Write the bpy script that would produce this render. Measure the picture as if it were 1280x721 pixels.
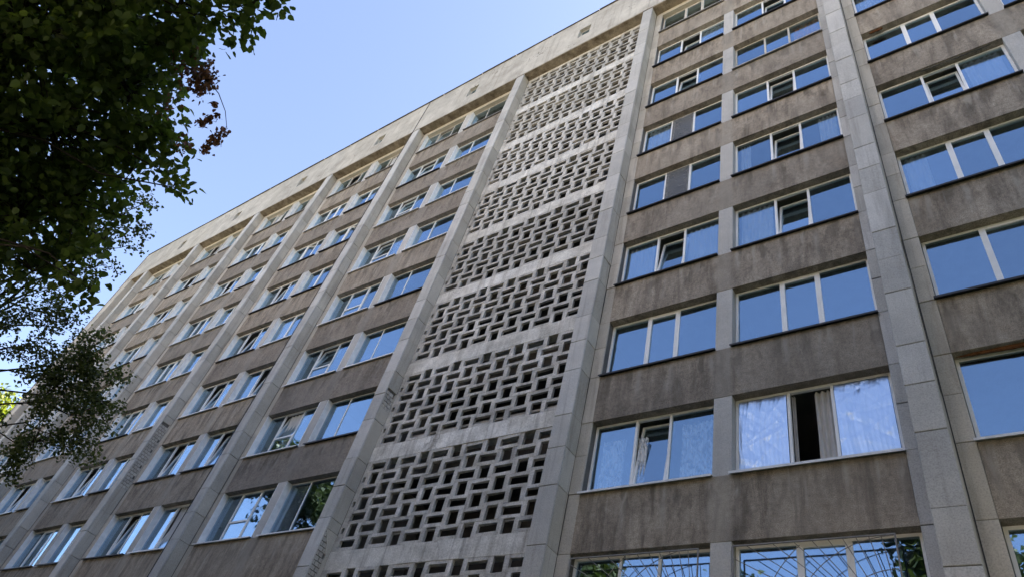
import bpy, math, random
import numpy as np
from mathutils import Matrix, Vector, Euler

random.seed(7)
RNG = np.random.default_rng(11)
scene = bpy.context.scene
for o in list(bpy.data.objects):
    bpy.data.objects.remove(o)
COL = scene.collection

# ------------------------------------------------------------------ camera
cam_data = bpy.data.cameras.new("camera")
cam = bpy.data.objects.new("camera", cam_data)
COL.objects.link(cam)
cam_data.sensor_width = 36.0
cam_data.sensor_fit = 'HORIZONTAL'
cam_data.lens = 36.0 * 875.26 / 1280.0
cam_data.clip_start = 0.05
cam_data.clip_end = 6000
R0 = Vector((0.8094437, 0.5442245, 0.2205007))
R1 = Vector((-0.2672219, 0.6757803, -0.6869596))
R2 = Vector((-0.5228702, 0.4971325, 0.6924348))
m = Matrix.Identity(4)
for i in range(3):
    m[i][0] = R0[i]
    m[i][1] = -R1[i]
    m[i][2] = -R2[i]
m[0][3], m[1][3], m[2][3] = 8.518, -10.407, 1.6
cam.matrix_world = m
scene.camera = cam

# ------------------------------------------------------------------ world, sun, exposure
SUN = Vector((0.36, 0.50, 0.787)).normalized()
world = bpy.data.worlds.new("World")
scene.world = world
world.use_nodes = True
wn = world.node_tree.nodes
wl = world.node_tree.links
bg = wn["Background"]
sky = wn.new("ShaderNodeTexSky")
sky.sky_type = 'NISHITA'
sky.sun_disc = False
sky.sun_elevation = math.asin(SUN.z)
sky.sun_rotation = math.atan2(SUN.x, SUN.y)
sky.air_density = 1.0
sky.dust_density = 0.7
sky.ozone_density = 2.2
sky.altitude = 100
wl.new(sky.outputs[0], bg.inputs[0])
bg.inputs[1].default_value = 0.069
sun_data = bpy.data.lights.new("sun", 'SUN')
sun_data.energy = 5.0
sun_data.angle = math.radians(0.5)
sun_data.color = (1.0, 0.94, 0.84)
sun = bpy.data.objects.new("sun", sun_data)
COL.objects.link(sun)
sun.rotation_euler = SUN.to_track_quat('Z', 'Y').to_euler()
sun.location = (0, 0, 80)
scene.view_settings.view_transform = 'Standard'
scene.view_settings.look = 'None'
scene.view_settings.gamma = 1.0
scene.view_settings.use_curve_mapping = False
scene.view_settings.exposure = 2.66
scene.view_settings.use_white_balance = True          # camera white balance set for open shade
scene.view_settings.white_balance_temperature = 7200
scene.view_settings.white_balance_tint = 19

# ------------------------------------------------------------------ helpers
def tag(o, label=None, cat=None, group=None, kind=None):
    if label: o["label"] = label
    if cat: o["category"] = cat
    if group: o["group"] = group
    if kind: o["kind"] = kind
    return o

def link(o, parent=None, loc=None):
    COL.objects.link(o)
    if parent is not None: o.parent = parent
    if loc is not None: o.location = loc
    return o

def empty(name, loc, parent=None):
    o = bpy.data.objects.new(name, None)
    o.empty_display_size = 0.2
    return link(o, parent, loc)

BOXF = [(0, 3, 2, 1), (4, 5, 6, 7), (0, 1, 5, 4), (1, 2, 6, 5), (2, 3, 7, 6), (3, 0, 4, 7)]

class MB:
    def __init__(s):
        s.v = []; s.f = []
    def box(s, x0, x1, y0, y1, z0, z1):
        b = len(s.v)
        s.v += [(x0, y0, z0), (x1, y0, z0), (x1, y1, z0), (x0, y1, z0),
                (x0, y0, z1), (x1, y0, z1), (x1, y1, z1), (x0, y1, z1)]
        s.f += [tuple(b + i for i in q) for q in BOXF]
        return s
    def mesh(s, name, mat, smooth=False):
        me = bpy.data.meshes.new(name)
        me.from_pydata(s.v, [], s.f)
        me.materials.append(mat)
        if smooth:
            me.polygons.foreach_set("use_smooth", [True] * len(me.polygons))
        me.update()
        return me
    def obj(s, name, mat, parent=None, loc=(0, 0, 0), smooth=False):
        return link(bpy.data.objects.new(name, s.mesh(name, mat, smooth)), parent, loc)
    def tube(s, pts, radii, n=7):
        pts = [Vector(p) for p in pts]
        base = len(s.v)
        for i, p in enumerate(pts):
            d = (pts[min(i + 1, len(pts) - 1)] - pts[max(i - 1, 0)]).normalized()
            a = d.orthogonal().normalized()
            if i and (a.dot(pa)) < 0: a = -a
            if i:
                a = (pa - d * pa.dot(d)).normalized()
            pa = a
            b = d.cross(a)
            r = radii[i] if hasattr(radii, '__len__') else radii
            for k in range(n):
                t = 2 * math.pi * k / n
                s.v.append(tuple(p + (a * math.cos(t) + b * math.sin(t)) * r))
        for i in range(len(pts) - 1):
            for k in range(n):
                k2 = (k + 1) % n
                s.f.append((base + i * n + k, base + i * n + k2, base + (i + 1) * n + k2, base + (i + 1) * n + k))
        s.f.append(tuple(base + k for k in reversed(range(n))))
        s.f.append(tuple(base + (len(pts) - 1) * n + k for k in range(n)))
        return s
    def plate(s, xs, zs, y0, y1, solid):
        """grid plate in XZ with openings: solid(i,j) tells which cells are filled"""
        nx, nz = len(xs) - 1, len(zs) - 1
        idx = {}
        def vid(i, j, k):
            key = (i, j, k)
            if key not in idx:
                idx[key] = len(s.v)
                s.v.append((xs[i], y0 if k == 0 else y1, zs[j]))
            return idx[key]
        def so(i, j):
            return 0 <= i < nx and 0 <= j < nz and solid(i, j)
        for i in range(nx):
            for j in range(nz):
                if not so(i, j): continue
                a, b, c, d = (i, j), (i + 1, j), (i + 1, j + 1), (i, j + 1)
                s.f.append((vid(*a, 0), vid(*b, 0), vid(*c, 0), vid(*d, 0)))
                s.f.append((vid(*a, 1), vid(*d, 1), vid(*c, 1), vid(*b, 1)))
                if not so(i, j - 1): s.f.append((vid(*a, 0), vid(*a, 1), vid(*b, 1), vid(*b, 0)))
                if not so(i, j + 1): s.f.append((vid(*d, 0), vid(*c, 0), vid(*c, 1), vid(*d, 1)))
                if not so(i - 1, j): s.f.append((vid(*a, 0), vid(*d, 0), vid(*d, 1), vid(*a, 1)))
                if not so(i + 1, j): s.f.append((vid(*b, 0), vid(*b, 1), vid(*c, 1), vid(*c, 0)))
        return s

# ------------------------------------------------------------------ materials
class NT:
    def __init__(s, name):
        s.m = bpy.data.materials.new(name)
        s.m.use_nodes = True
        s.t = s.m.node_tree
        s.n = s.t.nodes
        s.n.clear()
        s.out = s.n.new("ShaderNodeOutputMaterial")
        s._pos = None
    def link(s, a, b): s.t.links.new(a, b)
    def node(s, t, **kw):
        n = s.n.new(t)
        for k, v in kw.items(): setattr(n, k, v)
        return n
    def pos(s):
        if s._pos is None: s._pos = s.node("ShaderNodeNewGeometry").outputs["Position"]
        return s._pos
    def scaled(s, vec, sc):
        mp = s.node("ShaderNodeMapping")
        mp.inputs["Scale"].default_value = sc
        s.link(vec, mp.inputs["Vector"])
        return mp.outputs[0]
    def noise(s, vec, scale, detail=4, rough=0.55, dist=0.0):
        n = s.node("ShaderNodeTexNoise")
        n.inputs["Scale"].default_value = scale
        n.inputs["Detail"].default_value = detail
        n.inputs["Roughness"].default_value = rough
        n.inputs["Distortion"].default_value = dist
        s.link(vec, n.inputs["Vector"])
        return n.outputs["Fac"]
    def ramp(s, fac, stops):
        r = s.node("ShaderNodeValToRGB")
        e = r.color_ramp.elements
        while len(e) < len(stops): e.new(0.5)
        for k, (p, c) in enumerate(stops):
            e[k].position = p
            e[k].color = (*c, 1) if hasattr(c, '__len__') else (c, c, c, 1)
        s.link(fac, r.inputs[0])
        return r.outputs[0]
    def mix(s, fac, a, b, mode='MIX'):
        x = s.node("ShaderNodeMix", data_type='RGBA', blend_type=mode)
        x.clamp_factor = True
        for sock, v in ((x.inputs[0], fac), (x.inputs[6], a), (x.inputs[7], b)):
            if hasattr(v, 'node'): s.link(v, sock)
            elif hasattr(v, '__len__'): sock.default_value = (*v, 1)
            else:
                try: sock.default_value = v
                except Exception: sock.default_value = (v, v, v, 1)
        return x.outputs[2]
    def math(s, op, a, b=0.0, c=0.0):
        x = s.node("ShaderNodeMath", operation=op)
        for sock, v in zip(x.inputs, (a, b, c)):
            if hasattr(v, 'node'): s.link(v, sock)
            else: sock.default_value = v
        return x.outputs[0]
    def bump(s, h, strength, dist):
        b = s.node("ShaderNodeBump")
        b.inputs["Strength"].default_value = strength
        b.inputs["Distance"].default_value = dist
        s.link(h, b.inputs["Height"])
        return b.outputs[0]
    def principled(s, color, rough=0.85, normal=None, spec=0.3, metallic=0.0):
        p = s.node("ShaderNodeBsdfPrincipled")
        for nm, v in (("Base Color", color), ("Roughness", rough), ("Metallic", metallic), ("Specular IOR Level", spec)):
            if hasattr(v, 'node'): s.link(v, p.inputs[nm])
            elif hasattr(v, '__len__'): p.inputs[nm].default_value = (*v, 1)
            else: p.inputs[nm].default_value = v
        if normal is not None: s.link(normal, p.inputs["Normal"])
        s.link(p.outputs[0], s.out.inputs[0])
        return p

def concrete(name, c_lo, c_hi, grain=0.5, streak=0.35, streak_col=(0.10, 0.09, 0.08), blotch=1.2, per_object=0.16, bump=0.5, grain_scale=45, crack=0.0, light_streak=0.0):
    n = NT(name)
    P = n.pos()
    big = n.noise(P, blotch, 5, 0.6)
    col = n.ramp(big, [(0.32, c_lo), (0.68, c_hi)])
    fine = n.noise(P, grain_scale, 3, 0.7)
    col = n.mix(grain, col, n.ramp(fine, [(0.30, 0.45), (0.5, 1.0), (0.72, 1.35)]), 'MULTIPLY')
    if per_object > 0:
        oi = n.node("ShaderNodeObjectInfo").outputs["Random"]
        v = n.math('MULTIPLY_ADD', oi, 2 * per_object, 1 - per_object)
        col = n.mix(1.0, col, n.ramp(oi, [(0, (1 - per_object,) * 3), (0.5, (1.0, 0.99, 0.97)), (1, (1 + per_object, 1 + per_object, 1 + per_object * 1.1))]), 'MULTIPLY')
    st = n.noise(n.scaled(P, (5.0, 5.0, 0.32)), 1.0, 5, 0.65, 0.3)
    col = n.mix(n.math('MULTIPLY', n.ramp(st, [(0.52, 0.0), (0.74, 1.0)]), streak), col, streak_col)
    if light_streak > 0:
        st2 = n.noise(n.scaled(P, (3.1, 3.1, 0.22)), 1.3, 4, 0.6, 0.4)
        col = n.mix(n.math('MULTIPLY', n.ramp(st2, [(0.60, 0.0), (0.76, 1.0)]), light_streak), col, tuple(min(1, c * 1.5) for c in c_hi))
    if crack > 0:
        vo = n.node("ShaderNodeTexVoronoi", feature='DISTANCE_TO_EDGE')
        vo.inputs["Scale"].default_value = 0.55
        wob = n.node("ShaderNodeVectorMath", operation='ADD')
        nz = n.node("ShaderNodeTexNoise"); nz.inputs["Scale"].default_value = 2.0
        n.link(P, nz.inputs["Vector"])
        n.link(P, wob.inputs[0]); n.link(nz.outputs["Color"], wob.inputs[1])
        n.link(wob.outputs[0], vo.inputs["Vector"])
        lines = n.ramp(vo.outputs["Distance"], [(0.0, 1.0), (0.012, 0.0)])
        mask = n.ramp(n.noise(P, 0.4, 2), [(0.5, 0.0), (0.6, 1.0)])
        col = n.mix(n.math('MULTIPLY', n.math('MULTIPLY', lines, mask), crack), col, (0.07, 0.06, 0.05))
    nor = n.bump(n.math('ADD', n.math('MULTIPLY', fine, 0.6), n.noise(P, 9, 4)), bump, 0.012)
    n.principled(col, 0.9, nor, 0.25)
    return n.m

M = {}
M['slab'] = concrete('stone_chip_slab', (0.41, 0.40, 0.385), (0.51, 0.50, 0.475), grain=0.5, streak=0.45, streak_col=(0.17, 0.15, 0.13), per_object=0.13)
M['slab_side'] = concrete('stone_chip_slab_beige', (0.41, 0.38, 0.335), (0.51, 0.475, 0.415), grain=0.45, streak=0.5, streak_col=(0.17, 0.14, 0.115), per_object=0.12)  # warmer beige than the front slabs
M['core'] = concrete('mortar_bed', (0.10, 0.095, 0.09), (0.16, 0.15, 0.14), per_object=0)
M['pier'] = concrete('smooth_pier_concrete', (0.40, 0.39, 0.375), (0.50, 0.485, 0.46), grain=0.4, streak=0.3, streak_col=(0.20, 0.18, 0.16), per_object=0.07)
M['fascia'] = concrete('parapet_render', (0.36, 0.335, 0.295), (0.545, 0.518, 0.462), grain=0.5, streak=0.5, streak_col=(0.19, 0.16, 0.13), blotch=1.1, per_object=0.05, crack=0.8)
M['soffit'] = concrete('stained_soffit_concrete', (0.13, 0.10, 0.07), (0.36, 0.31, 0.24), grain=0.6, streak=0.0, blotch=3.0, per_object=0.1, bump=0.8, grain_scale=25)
M['lintel'] = concrete('cream_lintel_render', (0.44, 0.39, 0.31), (0.54, 0.49, 0.40), grain=0.4, streak=0.15, per_object=0.05)
M['block'] = concrete('lattice_concrete', (0.33, 0.315, 0.288), (0.59, 0.57, 0.53), grain=0.65, streak=0.65, streak_col=(0.12, 0.105, 0.09), blotch=2.6, per_object=0.17, bump=0.8, grain_scale=30)
M['beam'] = concrete('whitewashed_beam_concrete', (0.42, 0.405, 0.37), (0.72, 0.705, 0.66), grain=0.5, streak=0.75, streak_col=(0.17, 0.145, 0.12), blotch=2.0, per_object=0.08, bump=0.9, grain_scale=28, crack=0.5)
M['brick'] = concrete('pale_silicate_brick', (0.40, 0.37, 0.33), (0.50, 0.47, 0.42), grain=0.4, streak=0.1, per_object=0.14, blotch=4)
M['ground'] = concrete('dusty_asphalt', (0.045, 0.044, 0.043), (0.08, 0.078, 0.075), streak=0.0, per_object=0, blotch=0.6)
M['kerb'] = concrete('kerb_concrete', (0.09, 0.087, 0.082), (0.14, 0.135, 0.128), streak=0.0, per_object=0.05)
M['interior'] = concrete('interior_plaster', (0.20, 0.19, 0.18), (0.30, 0.28, 0.255), grain=0.1, streak=0.0, per_object=0.1)
M['roof'] = concrete('roof_felt', (0.05, 0.05, 0.05), (0.09, 0.09, 0.09), streak=0.0, per_object=0)

def pebbledash():
    n = NT('pebbledash_render')
    P = n.pos()
    col = n.ramp(n.noise(P, 0.9, 5, 0.65), [(0.30, (0.25, 0.212, 0.175)), (0.70, (0.41, 0.356, 0.298))])
    # stones in the render
    vo = n.node("ShaderNodeTexVoronoi")
    vo.inputs["Scale"].default_value = 95
    n.link(P, vo.inputs["Vector"])
    gr = n.noise(P, 60, 3, 0.75)
    col = n.mix(0.9, col, n.ramp(gr, [(0.30, 0.40), (0.5, 1.0), (0.70, 1.6)]), 'MULTIPLY')
    col = n.mix(0.6, col, n.ramp(n.noise(P, 11, 4, 0.7), [(0.32, 0.55), (0.5, 1.0), (0.70, 1.35)]), 'MULTIPLY')
    sp = n.node("ShaderNodeSeparateColor"); n.link(vo.outputs["Color"], sp.inputs[0])
    white = n.ramp(sp.outputs[0], [(0.93, 0.0), (0.96, 1.0)])
    col = n.mix(n.math('MULTIPLY', white, 0.38), col, (0.42, 0.40, 0.37))
    # soot running down, pale lime runs
    st = n.noise(n.scaled(P, (3.0, 3.0, 0.5)), 1.0, 5, 0.65, 0.4)
    col = n.mix(n.math('MULTIPLY', n.ramp(st, [(0.46, 0.0), (0.64, 1.0)]), n.math('MULTIPLY_ADD', n.node("ShaderNodeObjectInfo").outputs["Random"], 0.55, 0.15)), col, (0.085, 0.073, 0.064))
    st2 = n.noise(n.scaled(P, (4.6, 4.6, 0.35)), 1.0, 3, 0.6, 0.3)
    tc = n.node("ShaderNodeTexCoord").outputs["Object"]
    sx = n.node("ShaderNodeSeparateXYZ"); n.link(tc, sx.inputs[0])
    # runs start at the sill (object z=0 is the top edge) and fade out below it
    topfade = n.ramp(n.math('MULTIPLY_ADD', sx.outputs[2], 0.8, 1.0), [(0.15, 0.0), (0.75, 1.0)])
    col = n.mix(n.math('MULTIPLY', n.math('MULTIPLY', n.ramp(st2, [(0.585, 0.0), (0.64, 1.0)]), topfade), 0.6), col, (0.40, 0.37, 0.33))
    ends = None
    for ex in (0.10, 1.00, 1.80, 2.66, 3.20, 4.15, 4.95, 5.76):
        g = n.ramp(n.math('ADD', n.math('ABSOLUTE', n.math('SUBTRACT', sx.outputs[0], ex)), n.math('MULTIPLY_ADD', n.noise(P, 7, 3), 0.10, -0.05)), [(0.02, 1.0), (0.085, 0.0)])
        ends = g if ends is None else n.math('MAXIMUM', ends, g)
    gate = n.ramp(n.noise(n.scaled(P, (1.0, 1.0, 0.30)), 2.3, 2), [(0.47, 0.0), (0.55, 1.0)])
    col = n.mix(n.math('MULTIPLY', n.math('MULTIPLY', ends, gate), n.math('MULTIPLY', topfade, 0.6)), col, (0.42, 0.39, 0.35))
    dgate = n.ramp(n.noise(n.scaled(P, (1.0, 1.0, 0.35)), 3.7, 3), [(0.52, 0.0), (0.60, 1.0)])
    col = n.mix(n.math('MULTIPLY', dgate, n.math('MULTIPLY', topfade, 0.5)), col, (0.10, 0.087, 0.076))
    # patched repairs
    pv = n.node("ShaderNodeTexVoronoi"); pv.inputs["Scale"].default_value = 0.35
    n.link(P, pv.inputs["Vector"])
    ps = n.node("ShaderNodeSeparateColor"); n.link(pv.outputs["Color"], ps.inputs[0])
    col = n.mix(n.ramp(ps.outputs[1], [(0.80, 0.0), (0.82, 0.22)]), col, (0.33, 0.30, 0.265))
    # washed strip under the pier between the two windows
    dx = n.math('ABSOLUTE', n.math('SUBTRACT', sx.outputs[0], 2.905))
    dxn = n.math('ADD', dx, n.math('MULTIPLY_ADD', n.noise(P, 5, 4), 0.16, -0.08))
    strip = n.ramp(dxn, [(0.12, 1.0), (0.24, 0.0)])
    col = n.mix(n.math('MULTIPLY', strip, 0.5), col, (0.34, 0.315, 0.28))
    oi = n.node("ShaderNodeObjectInfo").outputs["Random"]
    col = n.mix(1.0, col, n.ramp(oi, [(0, (0.78, 0.78, 0.79)), (0.5, (1, 0.99, 0.97)), (1, (1.18, 1.15, 1.10))]), 'MULTIPLY')
    nor = n.bump(n.math('ADD', gr, n.math('MULTIPLY', vo.outputs["Distance"], -0.8)), 0.9, 0.015)
    n.principled(col, 0.95, nor, 0.15)
    return n.m
M['pebble'] = pebbledash()

def simple(name, c, rough=0.5, var=0.08, scale=6.0, spec=0.4, metallic=0.0, bump=0.0):
    n = NT(name)
    P = n.pos()
    nz = n.noise(P, scale, 4, 0.6)
    col = n.ramp(nz, [(0.3, tuple(x * (1 - var) for x in c)), (0.7, tuple(min(1, x * (1 + var)) for x in c))])
    n.principled(col, rough, n.bump(n.noise(P, scale * 8, 3), bump, 0.005) if bump else None, spec, metallic)
    return n.m
M['pvc'] = simple('white_pvc', (0.80, 0.80, 0.79), 0.35, 0.06, 3.0)
M['oldwood'] = simple('weathered_white_wood', (0.50, 0.47, 0.42), 0.7, 0.22, 14, bump=0.4)
M['reveal'] = simple('white_plaster_reveal', (0.80, 0.80, 0.79), 0.8, 0.12, 5, 0.2, bump=0.3)
M['sill'] = simple('white_sheet_metal_sill', (0.66, 0.66, 0.66), 0.4, 0.15, 7)
M['sill_dark'] = simple('dark_sheet_metal_sill', (0.030, 0.029, 0.032), 0.6, 0.3, 7)
M['stair_dark'] = concrete('darkened_stairwell', (0.05, 0.048, 0.045), (0.09, 0.085, 0.08), grain=0.1, streak=0.0, per_object=0.1)  # stairwell darkness put into the colour so lattice openings read dark
M['sill_old'] = simple('grey_zinc_sill', (0.30, 0.29, 0.28), 0.6, 0.3, 9)
M['cap'] = simple('dark_roof_flashing', (0.10, 0.095, 0.09), 0.6, 0.3, 2)
M['cable'] = simple('black_cable', (0.03, 0.03, 0.03), 0.6, 0.1)
M['grille'] = simple('grey_painted_iron', (0.20, 0.19, 0.18), 0.55, 0.3, 12)
M['net'] = None
M['rust'] = simple('rusty_foam', (0.15, 0.065, 0.03), 0.95, 0.5, 30, 0.1, bump=0.8)
M['pale'] = concrete('pale_cream_render', (0.60, 0.56, 0.48), (0.70, 0.66, 0.58), grain=0.1, streak=0.1, per_object=0)
M['oppglass'] = simple('dark_glazing', (0.03, 0.035, 0.04), 0.1)

def glass():
    n = NT('window_glass')
    P = n.pos()
    oi = n.node("ShaderNodeObjectInfo").outputs["Random"]
    off = n.node("ShaderNodeVectorMath", operation='ADD')
    cmb = n.node("ShaderNodeCombineXYZ")
    n.link(n.math('MULTIPLY', oi, 57.0), cmb.inputs[0])
    n.link(P, off.inputs[0]); n.link(cmb.outputs[0], off.inputs[1])
    nor = n.bump(n.noise(off.outputs[0], 1.7, 2, 0.4), 0.35, 0.012)
    lw = n.node("ShaderNodeLayerWeight")
    lw.inputs["Blend"].default_value = 0.5
    f5 = n.math('POWER', lw.outputs["Facing"], 4.0)
    fac = n.math('MULTIPLY_ADD', f5, 0.66, n.math('MULTIPLY_ADD', oi, 0.12, 0.235))
    tr = n.node("ShaderNodeBsdfTransparent"); tr.inputs[0].default_value = (0.84, 0.88, 0.90, 1)
    gl = n.node("ShaderNodeBsdfGlossy"); gl.inputs["Roughness"].default_value = 0.012
    gl.inputs["Color"].default_value = (0.60, 0.82, 1.0, 1)  # blue of the reflected sky put into the glass tint
    n.link(nor, gl.inputs["Normal"])
    mx = n.node("ShaderNodeMixShader")
    n.link(fac, mx.inputs[0]); n.link(tr.outputs[0], mx.inputs[1]); n.link(gl.outputs[0], mx.inputs[2])
    n.link(mx.outputs[0], n.out.inputs[0])
    return n.m
M['glass'] = glass()
def netting():
    n = NT('grey_mosquito_mesh')
    d = n.node("ShaderNodeBsdfDiffuse"); d.inputs[0].default_value = (0.17, 0.175, 0.18, 1)
    t = n.node("ShaderNodeBsdfTransparent")
    mx = n.node("ShaderNodeMixShader")
    n.link(n.ramp(n.noise(n.scaled(n.pos(), (1, 1, 2.5)), 5, 3), [(0.3, 0.30), (0.7, 0.55)]), mx.inputs[0])
    n.link(d.outputs[0], mx.inputs[1]); n.link(t.outputs[0], mx.inputs[2]); n.link(mx.outputs[0], n.out.inputs[0])
    return n.m
M['net'] = netting()

def foil():
    n = NT('crinkled_reflective_film')
    P = n.pos()
    nor = n.bump(n.noise(n.scaled(P, (2.2, 2.2, 0.7)), 9, 4, 0.6, 1.5), 0.55, 0.010)
    n.principled((0.52, 0.60, 0.70), 0.28, nor, 0.5, 1.0)
    return n.m
M['foil'] = foil()

def fabric(name, c, lace=False, transl=0.35, sheer=0.0):
    n = NT(name)
    P = n.pos()
    col = n.ramp(n.noise(P, 5, 3), [(0.3, tuple(x * 0.88 for x in c)), (0.7, c)])
    d = n.node("ShaderNodeBsdfDiffuse"); n.link(col, d.inputs[0])
    t = n.node("ShaderNodeBsdfTranslucent"); n.link(col, t.inputs[0])
    mx = n.node("ShaderNodeMixShader"); mx.inputs[0].default_value = transl
    n.link(d.outputs[0], mx.inputs[1]); n.link(t.outputs[0], mx.inputs[2])
    last = mx.outputs[0]
    if lace:
        f1 = n.noise(n.scaled(P, (1.0, 1.0, 0.6)), 6.5, 2, 0.5, 1.6)
        tp = n.node("ShaderNodeBsdfTransparent")
        m2 = n.node("ShaderNodeMixShader")
        n.link(n.ramp(f1, [(0.36, 0.75), (0.60, 0.0)]), m2.inputs[0])
        n.link(last, m2.inputs[1]); n.link(tp.outputs[0], m2.inputs[2])
        last = m2.outputs[0]
    if sheer > 0:
        tp = n.node("ShaderNodeBsdfTransparent")
        m2 = n.node("ShaderNodeMixShader"); m2.inputs[0].default_value = sheer
        n.link(last, m2.inputs[1]); n.link(tp.outputs[0], m2.inputs[2])
        last = m2.outputs[0]
    n.link(last, n.out.inputs[0])
    return n.m
M['lace'] = fabric('white_lace', (0.88, 0.88, 0.88), True, 0.15)
M['sheer'] = fabric('sheer_white_curtain', (0.85, 0.85, 0.85), False, 0.15, 0.45)
M['cloth_white'] = fabric('white_curtain_cloth', (0.75, 0.75, 0.74))
M['cloth_grey'] = fabric('grey_curtain_cloth', (0.72, 0.69, 0.65))
M['cloth_orange'] = fabric('orange_curtain_cloth', (0.75, 0.30, 0.08))
M['reflection_green'] = fabric('yellow_green_reflection', (0.60, 0.66, 0.10))  # colour of sunlit leaves mirrored in a pane

def leafmat(name, c1, c2, transl=0.35):
    n = NT(name)
    at = n.node("ShaderNodeAttribute"); at.attribute_name = "tint"
    oi = n.node("ShaderNodeObjectInfo").outputs["Random"]
    f = n.math('FRACT', n.math('ADD', at.outputs["Fac"], oi))
    col = n.ramp(f, [(0.0, c1), (1.0, c2)])
    p = n.node("ShaderNodeBsdfPrincipled")
    n.link(col, p.inputs["Base Color"])
    p.inputs["Roughness"].default_value = 0.5
    p.inputs["Specular IOR Level"].default_value = 0.35
    t = n.node("ShaderNodeBsdfTranslucent")
    n.link(n.mix(1.0, col, (1.5, 1.6, 0.7), 'MULTIPLY'), t.inputs[0])
    mx = n.node("ShaderNodeMixShader"); mx.inputs[0].default_value = transl
    n.link(p.outputs[0], mx.inputs[1]); n.link(t.outputs[0], mx.inputs[2])
    n.link(mx.outputs[0], n.out.inputs[0])
    return n.m
M['leaf'] = leafmat('linden_leaf', (0.048, 0.080, 0.022), (0.125, 0.175, 0.045), 0.5)
M['leaf_yard'] = leafmat('courtyard_leaf', (0.022, 0.036, 0.014), (0.050, 0.070, 0.026), 0.25)
M['leaf_small'] = leafmat('small_leaf', (0.050, 0.066, 0.030), (0.12, 0.145, 0.060), 0.4)
M['leaf_light'] = leafmat('light_leaf', (0.08, 0.12, 0.02), (0.16, 0.19, 0.04), 0.45)
M['leaf_dead'] = leafmat('withered_leaf', (0.10, 0.045, 0.028), (0.19, 0.085, 0.05), 0.25)
M['bark'] = simple('grey_brown_bark', (0.040, 0.032, 0.025), 0.95, 0.35, 9, 0.1, bump=0.9)
M['grass'] = simple('lawn_soil', (0.055, 0.075, 0.03), 0.95, 0.3, 3, 0.1, bump=0.5)

# ------------------------------------------------------------------ ground
def structure(o): o["kind"] = "structure"; return o
structure(MB().box(-2500, 2500, -2500, 2500, -0.5, -0.012).obj('ground', M['grass']))
structure(MB().box(-60, 40, -9.0, -4.2, -0.011, 0.0).obj('footpath', M['ground']))
structure(MB().box(-60, 40, -4.2, -4.05, -0.011, 0.12).obj('kerb', M['kerb']))
structure(MB().box(-70, 60, -50.5, -23.0, -0.011, 0.0).obj('added_courtyard_paving', M['kerb']))  # unseen paving added to bounce sunlight up to the facade

# ------------------------------------------------------------------ building layout
H = 3.0
Z0 = 2.745                      # sill of the raised ground floor
HW = 1.733                      # window height
def sill(k): return Z0 + H * k
NF = 10
ZS = 31.76                      # underside of the parapet band
ZT = 34.88                      # roof edge
YP = -0.42                      # pilaster face
YW = 0.19                       # window plane
BW = 5.85
BAYS = {'G': -38.62, 'F': -32.22, 'E': -25.56, 'D': -18.88, 'C': -12.123, 'A': 1.255, 'B': 8.065, 'R': 14.87}
XL, XR = -42.17, 21.2
# pilasters (left x, right x)
PIL = [(-39.37, -38.91), (-32.98, -32.52), (-26.40, -25.94), (-19.64, -19.18), (-12.87, -12.41),
       (-6.14, -5.69), (0.53, 0.975), (7.33, 7.77), (14.13, 14.58)]
YB = 12.0

building = empty('apartment_building', (-10.0, 0, 0))
tag(building, 'nine-storey concrete apartment block with projecting pilasters and a latticed stair screen', 'building')
OX = 10.0                       # world x -> building-local x
def B(mb, name, mat, loc=(0, 0, 0), parent=None):
    """mb in local coordinates of a part placed at world loc"""
    if parent is None:
        return mb.obj(name, mat, building, (loc[0] + OX, loc[1], loc[2]))
    return mb.obj(name, mat, parent, loc)

# shell: rear wall, end walls, floors, corridor wall, roof
B(MB().box(XL, XR, YB, YB + 0.3, 0, ZT - 0.3), 'rear_wall', M['pebble'])
B(MB().box(XL, XL + 0.35, 0.02, YB, 0, ZT - 0.02), 'end_wall', M['pier'])
B(MB().box(XR - 0.35, XR, 0.02, YB, 0, ZT - 0.02), 'end_wall', M['pier'])
B(MB().box(XL + 0.35, XR - 0.35, 0.32, YB, ZT - 1.2, ZT - 0.9), 'roof', M['roof'])
for k in range(NF):
    z = sill(k) - 0.85
    if k == 0:
        B(MB().box(XL + 0.36, XR - 0.36, 0.31, YB - 0.01, z - 0.22, z), 'floor_slab', M['interior'])
        continue
    # leave the stairwell open
    B(MB().box(XL + 0.36, -6.0, 0.31, YB - 0.01, z - 0.22, z), 'floor_slab', M['interior'])
    B(MB().box(0.80, XR - 0.36, 0.31, YB - 0.01, z - 0.22, z), 'floor_slab', M['interior'])
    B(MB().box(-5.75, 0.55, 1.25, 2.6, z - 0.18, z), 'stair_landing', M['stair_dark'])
B(MB().box(XL + 0.36, XR - 0.36, 0.31, YB - 0.01, ZS + 0.05, ZS + 0.25), 'floor_slab', M['interior'])
B(MB().box(XL + 0.36, -6.0, 4.4, 4.55, 0.1, ZS), 'corridor_wall', M['interior'])
B(MB().box(0.8, XR - 0.36, 4.4, 4.55, 0.1, ZS), 'corridor_wall', M['interior'])
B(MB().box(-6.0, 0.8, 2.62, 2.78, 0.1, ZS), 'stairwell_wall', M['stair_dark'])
for xl, xr in PIL:
    B(MB().box((xl + xr) / 2 - 0.09, (xl + xr) / 2 + 0.09, 0.30, 4.38, 0.1, ZS - 0.01), 'party_wall', M['interior'])
for b, x in BAYS.items():
    B(MB().box(x + 2.85, x + 2.96, 0.33, 4.38, 0.1, ZS - 0.01), 'partition_wall', M['interior'])

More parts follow.
